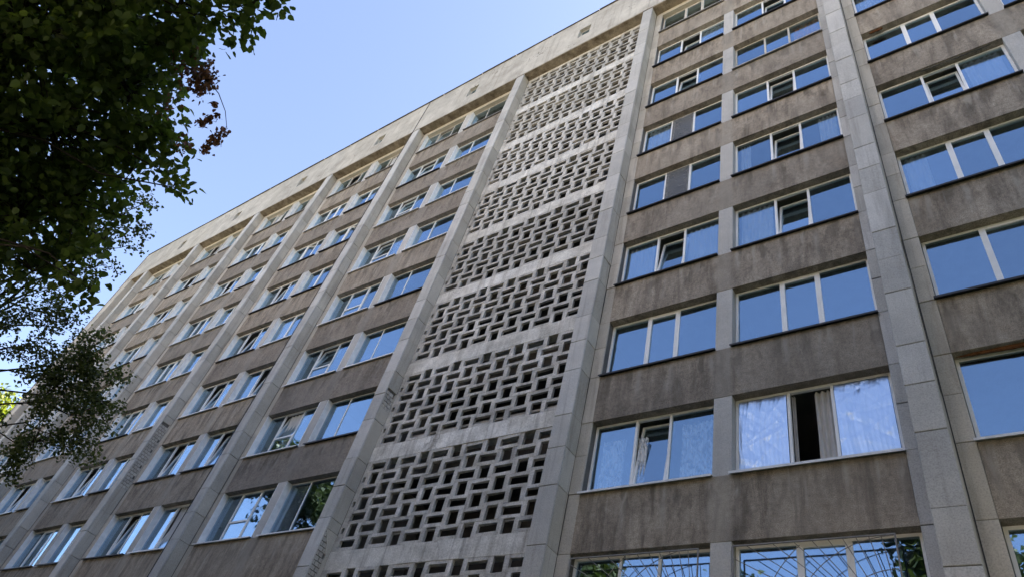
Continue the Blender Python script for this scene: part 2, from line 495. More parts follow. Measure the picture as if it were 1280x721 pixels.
# ------------------------------------------------------------------ pilasters with cladding slabs
LEV = [0.0]
for k in range(-1, NF):
    for d in (0.0, 0.90, 1.735):
        z = sill(k) + d
        if 0.3 < z < ZS - 0.4: LEV.append(z)
LEV.append(ZS - 0.006)
_mc = {}
def slab_mesh(w, h, t, mat, axis):
    """slab with a chamfered visible edge; axis 'y' faces -y, 'x' faces +x; origin at lower corner of its back"""
    key = (round(w, 3), round(h, 3), t, mat.name, axis)
    if key in _mc: return _mc[key]
    c = 0.008
    # rings: back rectangle, mid rectangle (before chamfer), front rectangle
    def rect(i, d): return [(i, d, i), (w - i, d, i), (w - i, d, h - i), (i, d, h - i)]
    v = rect(0, 0) + rect(0, -(t - c)) + rect(c, -t)
    f = [(3, 2, 1, 0), (8, 9, 10, 11)]
    for a in (0, 4):
        for i in range(4):
            j = (i + 1) % 4
            f.append((a + i, a + j, a + 4 + j, a + 4 + i))
    if axis == 'x':   # u -> y, depth -> +x
        v = [(-d, u, z) for (u, d, z) in v]
    me = bpy.data.meshes.new('cladding_slab')
    me.from_pydata(v, [], f)
    me.materials.append(mat)
    _mc[key] = me
    return me
GAP = 0.010
def slab(pil, x, y, z0, z1, w, axis, mat, t=0.045):
    o = bpy.data.objects.new('cladding_slab', slab_mesh(w, z1 - z0 - GAP, t, mat, axis))
    j = random.uniform(-0.007, 0.007)
    if axis == 'y': o.location = (x, y + j, z0 + GAP / 2)
    else: o.location = (x + j, y, z0 + GAP / 2)
    o.rotation_euler = (random.uniform(-.002, .002), random.uniform(-.003, .003), random.uniform(-.003, .003))
    COL.objects.link(o); o.parent = pil
    return o

# places where the side cladding has fallen and brickwork shows: pilaster index -> (z0, z1)
MISSING = {5: [(6.5, 8.46), (12.20, 12.86)], 3: [(11.5, 14.45)]}
def bay_left_of(xl):
    return max((x + BW for x in BAYS.values() if x + BW < xl + 0.05), default=None)
def bay_right_of(xr):
    return min((x for x in BAYS.values() if x > xr - 0.05), default=None)

brick_me = None
def brick_mesh():
    global brick_me
    if brick_me is None:
        brick_me = MB().box(0, 0.035, 0, 0.118, 0, 0.098).mesh('brick', M['brick'])
    return brick_me
half_me = MB().box(0, 0.035, 0, 0.050, 0, 0.098).mesh('brick', M['brick'])

for pi, (xl, xr) in enumerate(PIL):
    w = xr - xl
    T = 0.045
    core = MB()
    core.box(T, w - T, T, -YP + 0.30, 0, ZS - 0.004)
    pil = B(core, 'pilaster', M['core'], (xl, YP, 0))
    near = pi >= 2
    miss = MISSING.get(pi, [])
    lx = bay_left_of(xl)
    rx = bay_right_of(xr)
    if pi == 5: rx = None
    if pi == 6: lx = None
    for a, b in zip(LEV[:-1], LEV[1:]):
        slab(pil, 0.0, T, a, b, w, 'y', M['slab'])
        # right return
        cut = [(m0, m1) for (m0, m1) in miss if m1 > a and m0 < b]
        if not cut:
            slab(pil, w - T, T + GAP / 2, a, b, -YP - T - GAP, 'x', M['slab_side'])
        else:
            m0, m1 = cut[0]
            if a < m0: slab(pil, w - T, T + GAP / 2, a, min(b, m0), -YP - T - GAP, 'x', M['slab_side'])
            if b > m1: slab(pil, w - T, T + GAP / 2, max(a, m1), b, -YP - T - GAP, 'x', M['slab_side'])
        # wall strips either side
        if rx is not None and rx - xr > 0.05:
            slab(pil, w, -YP + T, a, b, rx - xr - 0.004, 'y', M['slab_side'])
        if lx is not None and xl - lx > 0.05:
            slab(pil, lx - xl + 0.004, -YP + T, a, b, xl - lx - 0.004, 'y', M['slab'])
    # left return as one rendered face, and backing of the wall strips
    B(MB().box(0, T - 0.004, T + 0.004, -YP - 0.004, 0.0, ZS - 0.006), 'left_return', M['slab'], (0, 0, 0), pil)
    if rx is not None:
        B(MB().box(w - T + 0.002, rx - xr + w - 0.004, -YP + T + 0.002, -YP + 0.30, 0.0, ZS - 0.006), 'strip_backing', M['core'], (0, 0, 0), pil)
    if lx is not None:
        B(MB().box(lx - xl + 0.004, T - 0.002, -YP + T + 0.002, -YP + 0.30, 0.0, ZS - 0.006), 'strip_backing', M['core'], (0, 0, 0), pil)
    # exposed brickwork
    for (m0, m1) in miss:
        rows = int((m1 - m0) / 0.118)
        for r in range(rows):
            z = m0 + 0.006 + r * 0.118
            if pi == 5 and m1 < 9:                      # torn upper edge of the patch
                edge = -0.13 if r < rows - 6 else -0.13 - 0.05 * (r - rows + 6) ** 0.9
            else:
                edge = -0.06 + 0.05 * math.sin(r * 1.3)
            y = T + 0.012 - (0.068 if r % 2 else 0.0)
            while y < -YP - 0.04:
                me = brick_mesh()
                yy = y
                if y < T: me, yy = half_me, T + 0.012
                if yy + YP < edge:
                    o = bpy.data.objects.new('brick', me)
                    o.location = (w - T + random.uniform(-0.008, 0.0), yy, z)
                    COL.objects.link(o); o.parent = pil
                y += 0.138
        # ragged remains of render beside the bricks
        pts = MB()
        n = 24
        ys = []
        for i in range(n + 1):
            z = m0 + (m1 - m0) * i / n
            if pi == 5 and m1 < 9:
                t = max(0, (z - (m1 - 0.68)) / 0.68)
                e = -0.10 - 0.30 * t ** 1.6
            else:
                e = -0.03
            e += random.uniform(-0.02, 0.02)
            ys.append((e - YP, z))
        for (ya, za), (yb2, zb) in zip(ys[:-1], ys[1:]):
            b0 = len(pts.v)
            for xx in (w - T, w - 0.002):
                pts.v += [(xx, ya, za), (xx, -YP, za), (xx, -YP, zb), (xx, yb2, zb)]
            q = [b0 + i for i in range(8)]
            pts.f += [(q[3], q[2], q[1], q[0]), (q[4], q[5], q[6], q[7]), (q[0], q[1], q[5], q[4]), (q[2], q[3], q[7], q[6]), (q[3], q[0], q[4], q[7])]
        B(pts, 'broken_render', M['slab_side'], (0, 0, 0), pil)

# far end: corner pilaster strip and blank end bay
endp = B(MB().box(0.045, 0.90, 0.045, -YP + 0.28, 0, ZS - 0.004), 'pilaster', M['core'], (XL, YP, 0))
for a, b in zip(LEV[:-1], LEV[1:]):
    slab(endp, 0.0, 0.045, a, b, 0.93, 'y', M['slab_side'])
B(MB().box(0.9, 0.93, 0.05, -YP - 0.005, 0, ZS - 0.006), 'return', M['slab_side'], (0, 0, 0), endp)
for k in range(NF):
    B(MB().box(XL + 0.94, PIL[0][0] - 0.004, 0.0, 0.3, 0 if k == 0 else sill(k) - 1.264, sill(k) + 1.73 if k < NF - 1 else ZS - 0.008), 'wall_panel', M['fascia'])
B(MB().box(14.59, 14.86, 0.0, 0.3, 0, ZS - 0.008), 'wall_strip', M['pier'])
B(MB().box(20.74, XR, YP, 0.015, 0, ZS - 0.008), 'pilaster', M['pier'])

# ------------------------------------------------------------------ parapet band
for i, (xa, xb) in enumerate(zip([XL, -39.14, -32.75, -26.17, -19.41, -12.64, -5.92, 0.75, 7.55, 14.35], [-39.14, -32.75, -26.17, -19.41, -12.64, -5.92, 0.75, 7.55, 14.35, XR])):
    cx = (xa + xb) / 2 - 0.05
    g = 0.006
    hole = i > 0
    xs = [xa + g, cx - 0.31, cx + 0.31, xb - g]
    zs = [ZS + 0.06, 32.80, 33.66, ZT]
    p = B(MB().plate(xs, zs, YP + random.uniform(-0.006, 0.006), YP + 0.28, lambda a, b: not (hole and a == 1 and b == 1)), 'parapet_panel', M['fascia'])
    if hole:
        fr = MB()
        fr.box(cx - 0.30, cx + 0.30, YP + 0.14, YP + 0.19, 32.81, 32.86); fr.box(cx - 0.30, cx + 0.30, YP + 0.14, YP + 0.19, 33.60, 33.65)
        fr.box(cx - 0.30, cx - 0.25, YP + 0.14, YP + 0.19, 32.86, 33.60); fr.box(cx + 0.25, cx + 0.30, YP + 0.14, YP + 0.19, 32.86, 33.60)
        wobj = B(fr, 'attic_window', M['oldwood'])
        B(MB().box(cx - 0.25, cx + 0.25, YP + 0.16, YP + 0.168, 32.86, 33.60), 'pane', M['glass'], (0, 0, 0), wobj)
    # underside of the band
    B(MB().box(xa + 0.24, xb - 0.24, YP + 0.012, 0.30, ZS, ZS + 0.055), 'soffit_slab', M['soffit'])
B(MB().box(XL + 0.01, XR - 0.01, YP + 0.30, 0.02, ZS + 0.062, ZT - 0.3), 'parapet_backing', M['core'])
x = XL - 0.05
while x < XR:
    w = random.uniform(2.2, 2.9)
    dz = random.uniform(-0.012, 0.02)
    B(MB().box(x, min(x + w - 0.02, XR + 0.05), YP - 0.05 - random.uniform(0, 0.02), 0.35, ZT + 0.002 + dz, ZT + 0.045 + dz), 'roof_flashing', M['cap'])
    x += w
B(MB().box(XL - 0.13, XL - 0.02, YP - 0.03, YP + 0.09, 0.2, ZT - 0.05), 'corner_downpipe', M['sill_old'])
cab = MB().tube([(7.795, -0.16, 0.5), (7.797, -0.15, 12), (7.795, -0.17, 22), (7.797, -0.15, ZS - 0.02)], 0.009, 6)
B(cab, 'cable', M['cable'])
cab = MB().tube([(-12.885, YP - 0.012, 0.5), (-12.875, YP - 0.014, 14), (-12.89, YP - 0.013, 24), (-12.88, YP - 0.014, ZT - 0.1)], 0.014, 6)
B(cab, 'cable', M['cable'])

# ------------------------------------------------------------------ walls of each bay
for b, x in BAYS.items():
    for k in range(NF):
        z1 = sill(k) - 0.022
        z0 = 0.0 if k == 0 else sill(k - 1) + HW
        h = z1 - z0
        o = B(MB().box(0, BW, random.uniform(-0.004, 0.004), 0.30, -h, 0), 'spandrel_panel', M['pebble'], (x, 0, z1))
        B(MB().box(0, 0.358, 0.006, 0.30, 0, HW + 0.018), 'pier', M['pier'], (x + 2.726, 0, sill(k) - 0.02))
    B(MB().box(0, BW, 0.004, 0.30, 0, ZS - sill(NF - 1) - HW - 0.006), 'lintel', M['lintel'], (x, 0, sill(NF - 1) + HW + 0.002))

# ------------------------------------------------------------------ windows
_wm = {}
def cached(key, fn):
    if key not in _wm: _wm[key] = fn()
    return _wm[key]

def add(name, me, parent, loc=(0, 0, 0), rot=None):
    o = bpy.data.objects.new(name, me)
    COL.objects.link(o); o.parent = parent; o.location = loc
    if rot: o.rotation_euler = rot
    return o

def frame_mesh(w, h, mull, fmat, fw, double=True):
    mb = MB()
    mb.box(0, w, 0, 0.065, 0, fw); mb.box(0, w, 0, 0.065, h - fw, h)
    mb.box(0, fw, 0, 0.065, fw, h - fw); mb.box(w - fw, w, 0, 0.065, fw, h - fw)
    for c in mull:
        mb.box(c - fw / 2, c + fw / 2, 0.002, 0.063, fw, h - fw)
    return mb.mesh('window', fmat)

def sash_mesh(w, h, fmat, fw):
    mb = MB()
    mb.box(0, w, -0.01, 0.055, 0, fw); mb.box(0, w, -0.01, 0.055, h - fw, h)
    mb.box(0, fw, -0.01, 0.055, fw, h - fw); mb.box(w - fw, w, -0.01, 0.055, fw, h - fw)
    return mb.mesh('sash', fmat)

def pane_mesh(w, h):
    return MB().box(0, w, 0.022, 0.030, 0, h).mesh('pane', M['glass'])

def sill_mesh(w, mat, lip):
    mb = MB()
    b = 0
    # sloping sheet with a turned-down front lip
    mb.v += [(-0.03, -0.085, 0.0), (w + 0.02, -0.085, 0.0), (w + 0.02, 0.19, 0.02), (-0.03, 0.19, 0.02),
             (-0.03, -0.085, 0.006), (w + 0.02, -0.085, 0.006), (w + 0.02, 0.19, 0.026), (-0.03, 0.19, 0.026)]
    mb.f += [tuple(q) for q in BOXF]
    mb.box(-0.03, w + 0.02, -0.079, -0.0855, -lip, 0.007)
    return mb.mesh('sill', mat)

def make_window(x, z, w, h, mull=(0.36, 0.64), op=1, state='closed', fmat='pvc', transom=None, jamb=True, net=False, old_sill=False, foil_panes=(), fw=0.055, y=YW, thin=False, miss=(), sill_kind='sill_dark'):
    """op = index of the opening light; state closed / tilt / open / ajar"""
    fm = M[fmat]
    if thin: fw = 0.04
    ms = tuple(round(q * w, 3) for q in mull)
    win = bpy.data.objects.new('window', cached(('f', w, h, ms, fmat, fw), lambda: frame_mesh(w, h, ms, fm, fw)))
    COL.objects.link(win); win.parent = building; win.location = (x + OX, y + random.uniform(-0.006, 0.006), z)
    sm = 'sill_old' if old_sill else sill_kind
    lip = random.choice((0.03, 0.036, 0.042))
    add('sill', cached(('s', w, sm, lip), lambda: sill_mesh(w, M[sm], lip)), win, (0, -y, -0.010 + random.uniform(-0.004, 0.004)), (0, random.uniform(-.002, .002), 0))
    edges = [0.0] + list(ms) + [w]
    for i in range(len(edges) - 1):
        a = edges[i] + (fw if i == 0 else fw / 2)
        b = edges[i + 1] - (fw if i == len(edges) - 2 else fw / 2)
        pw, ph = b - a, h - 2 * fw
        if i in miss: continue
        if i == op:
            sw = 0.05 if not thin else 0.028
            parts = [(0.0, ph)]
            if transom:
                parts = [(0.0, ph * transom), (ph * transom, ph)]
            for pi_, (za, zb) in enumerate(parts):
                hh = zb - za
                st = state if pi_ == len(parts) - 1 else 'closed'
                s = bpy.data.objects.new('sash', cached(('sh', round(pw, 3), round(hh, 3), fmat, sw), lambda: sash_mesh(pw, hh, fm, sw)))
                COL.objects.link(s); s.parent = win
                s.location = (a, 0.004, fw + za)
                if st == 'tilt': s.rotation_euler = (-math.radians(random.uniform(7, 10)), 0, 0)
                elif st == 'open':
                    # swung into the room about its right-hand hinge
                    s.matrix_local = Matrix.Translation((a + pw, 0.05, fw + za)) @ Matrix.Rotation(-math.radians(rnd.uniform(76, 88)), 4, 'Z') @ Matrix.Translation((-pw, 0, 0))
                elif st == 'ajar':
                    s.location = (a, 0.03, fw + za)
                    s.rotation_euler = (0, 0, math.radians(random.uniform(14, 30)))
                # the pane lies in the sash plane: it moves with the sash
                pn = bpy.data.objects.new('pane', cached(('p', round(pw - 2 * sw, 3), round(hh - 2 * sw, 3)), lambda: pane_mesh(pw - 2 * sw, hh - 2 * sw)))
                COL.objects.link(pn); pn.parent = win
                pn.matrix_local = Matrix.LocRotScale(s.location, s.rotation_euler, None) @ Matrix.Translation((sw, 0, sw))
            if net:
                add('mosquito_net', cached(('n', round(pw, 3), round(ph, 3)), lambda: MB().box(0, pw, -0.022, -0.016, 0, ph).mesh('mosquito_net', M['net'])), win, (a, 0, fw))
        else:
            pn = add('pane', cached(('p', round(pw, 3), round(ph, 3)), lambda: pane_mesh(pw, ph)), win, (a, 0, fw),
                     (random.uniform(-.012, .012), 0, random.uniform(-.012, .012)))
            if i in foil_panes:
                add('reflective_film', film_mesh(pw, ph), win, (a, 0, fw))
    if jamb:
        jm = M['reveal']
        add('reveal_lining', cached(('jl', h), lambda: MB().box(0.002, 0.022, 0, y - 0.012, 0.03, h).mesh('reveal_lining', jm)), win, (0, -y + 0.008, 0))
        add('reveal_lining', cached(('jl', h), None), win, (w - 0.024, -y + 0.008, 0))
    return win

def film_mesh(w, h):
    nx, nz = 80, 80
    xs = np.linspace(0.01, w - 0.01, nx); zs = np.linspace(0.01, h - 0.02, nz)
    X, Z = np.meshgrid(xs, zs)
    Y = np.zeros_like(X)
    for i in range(70):                                  # straight sharp creases in random directions
        a = RNG.uniform(0, math.pi); cx, cz = RNG.uniform(0, w), RNG.uniform(0, h)
        d = (X - cx) * math.cos(a) + (Z - cz) * math.sin(a)
        along = -(X - cx) * math.sin(a) + (Z - cz) * math.cos(a)
        Y += RNG.uniform(0.001, 0.005) * np.exp(-np.abs(d) / RNG.uniform(0.012, 0.06)) * np.exp(-(along / RNG.uniform(0.2, 0.7)) ** 2) * RNG.choice([-1, 1])
    # long hanging folds
    Y += 0.007 * np.sin(X * 24 + 2.0 * np.sin(Z * 2.3)) * np.exp(-((X - 0.35 * w) / (0.3 * w)) ** 2) + 0.0035 * np.abs(np.sin(X * 41 + 3.1 * np.sin(Z * 1.7 + X)))
    mb = MB()
    mb.v = [(float(x_), -0.012 + float(y_), float(z_)) for x_, y_, z_ in zip(X.ravel(), Y.ravel(), Z.ravel())]
    mb.f = [(j * nx + i, j * nx + i + 1, (j + 1) * nx + i + 1, (j + 1) * nx + i) for j in range(nz - 1) for i in range(nx - 1)]
    return mb.mesh('reflective_film', M['foil'], True)

WL, WR = 2.722, 2.760          # left and right window widths
XRW = 3.088                    # offset of the right window
rnd = random.Random(5)
SPEC = {}
# right of the lattice: left column
SPEC[('A', 0)] = {1: dict(op=-1, jamb=False), 2: dict(state='tilt'), 3: dict(), 4: dict(state='tilt', net=False), 5: dict(net=True), 6: dict(net=True),
                  7: dict(state='tilt'), 8: dict(state='tilt'), 9: dict(fmat='oldwood', old_sill=True)}
SPEC[('A', 1)] = {1: dict(), 2: dict(state='open', foil_panes=(0, 2)), 3: dict(), 4: dict(state='tilt'), 5: dict(state='tilt'), 6: dict(state='tilt'),
                  7: dict(fmat='oldwood', op=-1, old_sill=True), 8: dict(state='tilt'), 9: dict()}
SPEC[('B', 0)] = {2: dict(mull=(0.62,), op=1), 5: dict(state='tilt')}
for b, x in BAYS.items():
    for side in (0, 1):
        for k in range(NF):
            wx = x + (0 if side == 0 else XRW)
            w = WL if side == 0 else WR
            kw = dict(SPEC.get((b, side), {}).get(k, {}))
            far = b in 'CDEFG'
            if far:
                if b == 'C':
                    if side == 0:
                        kw.update(mull=(0.30, 0.66), transom=0.42, state=rnd.choice(('tilt', 'tilt', 'closed')), thin=True, fw=0.04)
                    else:
                        kw.update(mull=(0.34, 0.76), op=-1, thin=True)
                else:
                    kw.update(mull=rnd.choice(((0.36, 0.66), (0.36, 0.64), (0.33, 0.67))), state=rnd.choice(('closed', 'closed', 'closed', 'tilt', 'tilt', 'tilt', 'tilt', 'ajar')))
                if k == NF - 1: kw.update(fmat='oldwood', old_sill=True)
                kw['jamb'] = True
                if b != 'C': kw['fw'] = 0.068
            else:
                kw.setdefault('jamb', False)
            if kw.get('op') == -1: kw['op'] = None
            if k <= 2 and b in 'ABC': kw['sill_kind'] = 'sill'
            elif far and rnd.random() < 0.55: kw['sill_kind'] = 'sill'
            make_window(wx + 0.002, sill(k), w - 0.004, HW - 0.004, **kw)

# window grilles on the first full floor right of the lattice
def grille(x0, x1, z0, z1, label):
    w, h = x1 - x0, z1 - z0
    fr = MB()
    for a in ((0, w, 0, 0.022), (0, w, h - 0.022, h)): fr.box(a[0], a[1], -0.011, 0.011, a[2], a[3])
    for a in ((0, 0.022), (w - 0.022, w)): fr.box(a[0], a[1], -0.011, 0.011, 0.022, h - 0.022)
    g = B(fr, 'window_grille', M['grille'], (x0, -0.03, z0))
    cx, cz = w - 0.03, 0.03
    for i in range(1, 15):
        a = math.radians(90 + i * 6.0)
        dx, dz = math.cos(a), math.sin(a)
        t = min((h - 0.03 - cz) / max(dz, 1e-6), (cx - 0.02) / max(-dx, 1e-6))
        B(MB().tube([(cx + dx * 0.12, 0, cz + dz * 0.12), (cx + dx * t, 0, cz + dz * t)], 0.007, 5), 'bar', M['grille'], (0, 0, 0), g)
    for r in (0.55, 1.05, 1.55, 2.0):
        pts = []
        for i in range(25):
            a = math.radians(90 + i * 3.75)
            px, pz = cx + r * math.cos(a), cz + r * math.sin(a)
            if 0.02 < px < w - 0.02 and 0.02 < pz < h - 0.02: pts.append((px, -0.006, pz))
        if len(pts) > 3:
            B(MB().tube(pts, 0.007, 5), 'arc', M['grille'], (0, 0, 0), g)
    return g
grille(1.30, 3.80, sill(1) + 0.06, sill(1) + HW - 0.10, '')
grille(4.37, 6.78, sill(1) + 0.02, sill(1) + HW - 0.10, '')
grille(1.30, 3.90, sill(0) + 0.06, sill(0) + HW - 0.10, '')
grille(4.37, 7.05, sill(0) + 0.02, sill(0) + HW - 0.10, '')

# torn insulating foam above two windows
def lump(name, x0, x1, y0, z0, hgt, mat):
    mb = MB(); n = 40
    rows = []
    for i in range(n + 1):
        t = i / n
        r = hgt * (0.45 + 0.55 * abs(math.sin(t * 9 + x0)) * random.uniform(0.4, 1.0)) * min(1, 8 * t, 8 * (1 - t)) + 0.004
        rows.append((x0 + (x1 - x0) * t, r))
    for (xx, r) in rows:
        for k in range(6):
            a = 2 * math.pi * k / 6
            mb.v.append((xx + random.uniform(-.008, .008), y0 + math.cos(a) * r * 0.8, z0 + math.sin(a) * r))
    for i in range(n):
        for k in range(6):
            mb.f.append((i * 6 + k, i * 6 + (k + 1) % 6, (i + 1) * 6 + (k + 1) % 6, (i + 1) * 6 + k))
    B(mb, name, mat)
lump('foam_filling', 8.1, 11.0, 0.10, sill(2) + HW - 0.03, 0.05, M['rust'])
lump('foam_filling', 8.25, 8.62, 0.06, sill(6) + HW - 0.02, 0.06, M['rust'])
lump('foam_filling', 8.9, 10.6, 0.06, sill(5) + HW + 0.0, 0.035, M['core'])

# ------------------------------------------------------------------ curtains (hang behind the panes)
def curtain(x0, x1, z0, z1, mat, label, group=None, y=0.285, pleats=7, amp=0.03):
    n = int(pleats * 8)
    nz = 6
    mb = MB()
    for side in (0, 1):
        for j in range(nz + 1):
            t = j / nz
            for i in range(n + 1):
                u = i / n
                xx = x0 + (x1 - x0) * (u + 0.02 * math.sin(9 * u + 3 * t))
                yy = y + amp * math.sin(u * pleats * 2 * math.pi + 1.2 * t) * (0.6 + 0.4 * t) + 0.003 * side
                mb.v.append((xx - x0, yy - y, z0 + (z1 - z0) * t - z0))
    N = (n + 1) * (nz + 1)
    for j in range(nz):
        for i in range(n):
            a = j * (n + 1) + i
            mb.f.append((a, a + 1, a + n + 2, a + n + 1))
            mb.f.append((N + a, N + a + n + 1, N + a + n + 2, N + a + 1))
    o = mb.obj('curtain', mat, None, (x0, y, z0), True)
    tag(o, label, 'curtain', group)
    return o
xa = BAYS['A']
curtain(xa + 0.16, xa + 0.72, sill(2) + 0.02, sill(2) + 1.35, M['lace'], 'ruffled white lace curtain beside the lattice pilaster, left of the tilted sash')
curtain(xa + 1.00, xa + 1.22, sill(2) + 0.02, sill(2) + 1.30, M['lace'], 'narrow edge of lace curtain behind the tilted sash below the plain blue window', pleats=3)
curtain(xa + 1.95, xa + 2.62, sill(2) + 0.02, sill(2) + 1.45, M['lace'], 'ruffled white lace curtain beside the pier, right of the tilted sash')
curtain(xa + XRW + 1.43, xa + XRW + 1.80, sill(2) + 0.02, sill(2) + 1.65, M['cloth_grey'], 'grey curtain drawn aside in the open window between the crinkled films', pleats=4, amp=0.03)
curtain(xa + XRW + 1.02, xa + XRW + 1.09, sill(2) + 0.02, sill(2) + 1.65, M['cloth_grey'], 'gathered grey curtain strip by the mullion of the film-lined open window', pleats=2, amp=0.03)
curtain(xa + 0.10, xa + 0.85, sill(4) + 0.02, sill(4) + 1.6, M['sheer'], 'faint sheer curtain in the window two floors above the lace-hung tilted one', pleats=6)
curtain(xa + 1.80, xa + 2.6, sill(4) + 0.02, sill(4) + 1.6, M['sheer'], 'wide sheer curtain by the pier, two floors above the lace-hung tilted window', pleats=6)
curtain(xa + XRW + 0.12, xa + XRW + 0.40, sill(5) + 0.02, sill(5) + 1.65, M['cloth_white'], 'white curtain edge in the fourth window above the film-lined one', pleats=4)
curtain(xa + XRW + 1.86, xa + XRW + 2.66, sill(7) + 0.75, sill(7) + 1.68, M['cloth_orange'], 'bright orange half curtain in the weathered wooden window', y=0.34)
curtain(xa + XRW + 2.2, xa + XRW + 2.66, sill(5) + 0.02, sill(5) + 1.65, M['cloth_white'], 'pale curtain behind the right pane, two floors under the weathered wooden window', pleats=5)
curtain(xa + 0.10, xa + 1.0, sill(6) + 0.02, sill(6) + 1.66, M['cloth_white'], 'white curtain in the upper of the two windows with a netted middle pane', pleats=6)
curtain(xa + 1.75, xa + 2.6, sill(8) + 0.02, sill(8) + 1.66, M['cloth_white'], 'white curtain beside the pier, one row under the parapet-row wooden window', pleats=6)
curtain(xa + XRW + 0.1, xa + XRW + 0.9, sill(4) + 0.02, sill(4) + 1.66, M['sheer'], 'faint sheer curtain two rows above the film-lined window', pleats=6)
xb_ = BAYS['B']
curtain(xb_ + 0.1, xb_ + 0.55, sill(4) + 0.02, sill(4) + 1.66, M['cloth_white'], 'white curtain past the cabled pilaster, two rows above the rust-edged lintel', pleats=4)
curtain(xb_ + 1.85, xb_ + 2.6, sill(5) + 0.02, sill(5) + 1.66, M['sheer'], 'sheer curtain past the cabled pilaster in the window with a tilted sash', pleats=6)
curtain(xb_ + 0.1, xb_ + 0.8, sill(7) + 0.02, sill(7) + 1.66, M['sheer'], 'sheer curtain past the cabled pilaster, above the window with torn foam', pleats=6)
G1 = 'pale curtains behind windows left of the lattice screen'
ROW = ['', 'ninth', 'eighth', 'seventh', 'sixth', 'fifth', 'fourth', 'third', 'second', 'first']
NTH = {'C': 'first', 'D': 'second', 'E': 'third', 'F': 'fourth', 'G': 'fifth'}
for b in 'CDEFG':
    for side in (0, 1):
        for k in range(1, NF):
            if rnd.random() < (0.38 if b != 'C' else 0.16):
                x0 = BAYS[b] + (XRW if side else 0) + rnd.choice((0.12, 1.0, 1.8))
                curtain(x0, x0 + rnd.uniform(0.5, 0.85), sill(k) + 0.03, sill(k) + 1.66, M['cloth_white'],
                        'pale curtain, %s row below the parapet, %s bay past the lattice, %s window' % (ROW[k], NTH[b], 'nearer' if side else 'farther'), G1, pleats=5)
x0 = BAYS['E'] + XRW  # yellow-green piece added for a sunlit tree's reflection in the glass
curtain(x0 + 1.25, x0 + 1.75, sill(3) + 0.02, sill(3) + 0.95, M['reflection_green'], 'yellow-green patch standing for a sunlit reflection in a dark window beside the long exposed-brick strip', pleats=4, y=0.33)

# ------------------------------------------------------------------ lattice screen of the stairwell
PX, PZ = 0.537, 0.3625
SX0, SX1 = -5.69, 0.53
C0X = 0.132                     # centre of the right-most whole column
DEP = 0.075
def block_plate(horizontal, px=PX, pz=PZ):
    ow, oh = (0.514, 0.198) if horizontal else (0.298, 0.347)
    mb = MB()
    xs = [-px / 2, -ow / 2, ow / 2, px / 2]; zs = [-pz / 2, -oh / 2, oh / 2, pz / 2]
    return mb, xs, zs
def block_mb(horizontal, g=0.0015):
    mb, xs, zs = block_plate(horizontal)
    xs[0] += g; xs[3] -= g; zs[0] += g; zs[3] -= g
    mb.plate(xs, zs, 0, DEP, lambda a, b: not (a == 1 and b == 1))
    # worn, hand-cast openings: the inner corners wander
    out = []
    for (x, y, z) in mb.v:
        if abs(x) < xs[3] - 0.001 and abs(z) < zs[3] - 0.001:
            x += random.uniform(-0.010, 0.010); z += random.uniform(-0.011, 0.011)
            if random.random() < 0.10: x *= 1.0; z += random.choice((-1, 1)) * 0.012
            x = max(-xs[3] + 0.004, min(xs[3] - 0.004, x)); z = max(-zs[3] + 0.003, min(zs[3] - 0.003, z))
        out.append((x, y, z))
    mb.v = out
    return mb
bm_h = [[block_mb(q).mesh('screen_block', M['block']) for _ in range(14)] for q in (True, False)]
for k in range(NF):
    zc0 = sill(k) + 1.645                       # centre of the top row
    ztop = zc0 + PZ / 2; zbot = zc0 - 6.5 * PZ
    zbeam = (sill(k - 1) + 1.645 + PZ / 2) if k > 0 else 0.0
    # beam under the panel, in two or three cast lengths
    beam = MB()
    cuts = [SX0 + 0.004, SX0 + random.uniform(1.8, 2.6), SX0 + random.uniform(3.8, 4.6), SX1 - 0.004]
    panel = B(MB().box(SX0 + 0.004, cuts[1] - 0.003, 0.0, 0.26, 0.002, zbot - zbeam - 0.002), 'lattice_panel', M['beam'], (0, random.uniform(-0.012, 0.0), zbeam))
    for a, b in zip(cuts[1:-1], cuts[2:]):
        B(MB().box(a + 0.003, b - 0.003, random.uniform(-0.012, 0.002), 0.26, 0.002, zbot - zbeam - 0.002), 'beam_length', M['beam'], (0, 0, 0), panel)
    # edge strips: cut blocks, open on every other row
    edge = MB()
    xe = C0X - 10.5 * PX
    for r in range(7):
        zc = zc0 - r * PZ - zbeam
        if r % 2 == 1:
            edge.plate([SX0 + 0.003, SX0 + 0.062, xe - 0.018, xe - 0.002], [zc - PZ / 2 + 0.001, zc - 0.079, zc + 0.079, zc + PZ / 2 - 0.001], 0.0, DEP, lambda a, b: not (a == 1 and b == 1))
        else:
            edge.box(SX0 + 0.003, xe - 0.002, 0.0, DEP, zc - PZ / 2 + 0.001, zc + PZ / 2 - 0.001)
    B(edge, 'edge_strip', M['block'], (0, 0, 0), panel)
    B(MB().box(C0X + PX / 2 + 0.002, SX1 - 0.003, 0.0, DEP, zbot - zbeam + 0.001, ztop - zbeam - 0.001), 'edge_strip', M['block'], (0, 0, 0), panel)
    single = 1 <= k <= 4
    joined = MB()
    for r in range(7):
        for j in range(11):
            hor = (r + j) % 2 == 0
            loc = (C0X - j * PX, random.uniform(-0.006, 0.006), zc0 - r * PZ - zbeam)
            if single:
                o = add('screen_block', random.choice(bm_h[0 if hor else 1]), panel, loc, (random.uniform(-.004, .004), random.uniform(-.006, .006), random.uniform(-.006, .006)))
            else:
                t = block_mb(hor)
                b0 = len(joined.v)
                joined.v += [(v[0] + loc[0], v[1] + loc[1], v[2] + loc[2]) for v in t.v]
                joined.f += [tuple(i + b0 for i in f) for f in t.f]
    if not single:
        o = B(joined, 'screen_blocks', M['block'], (0, 0, 0), panel)
        o["kind"] = "stuff"
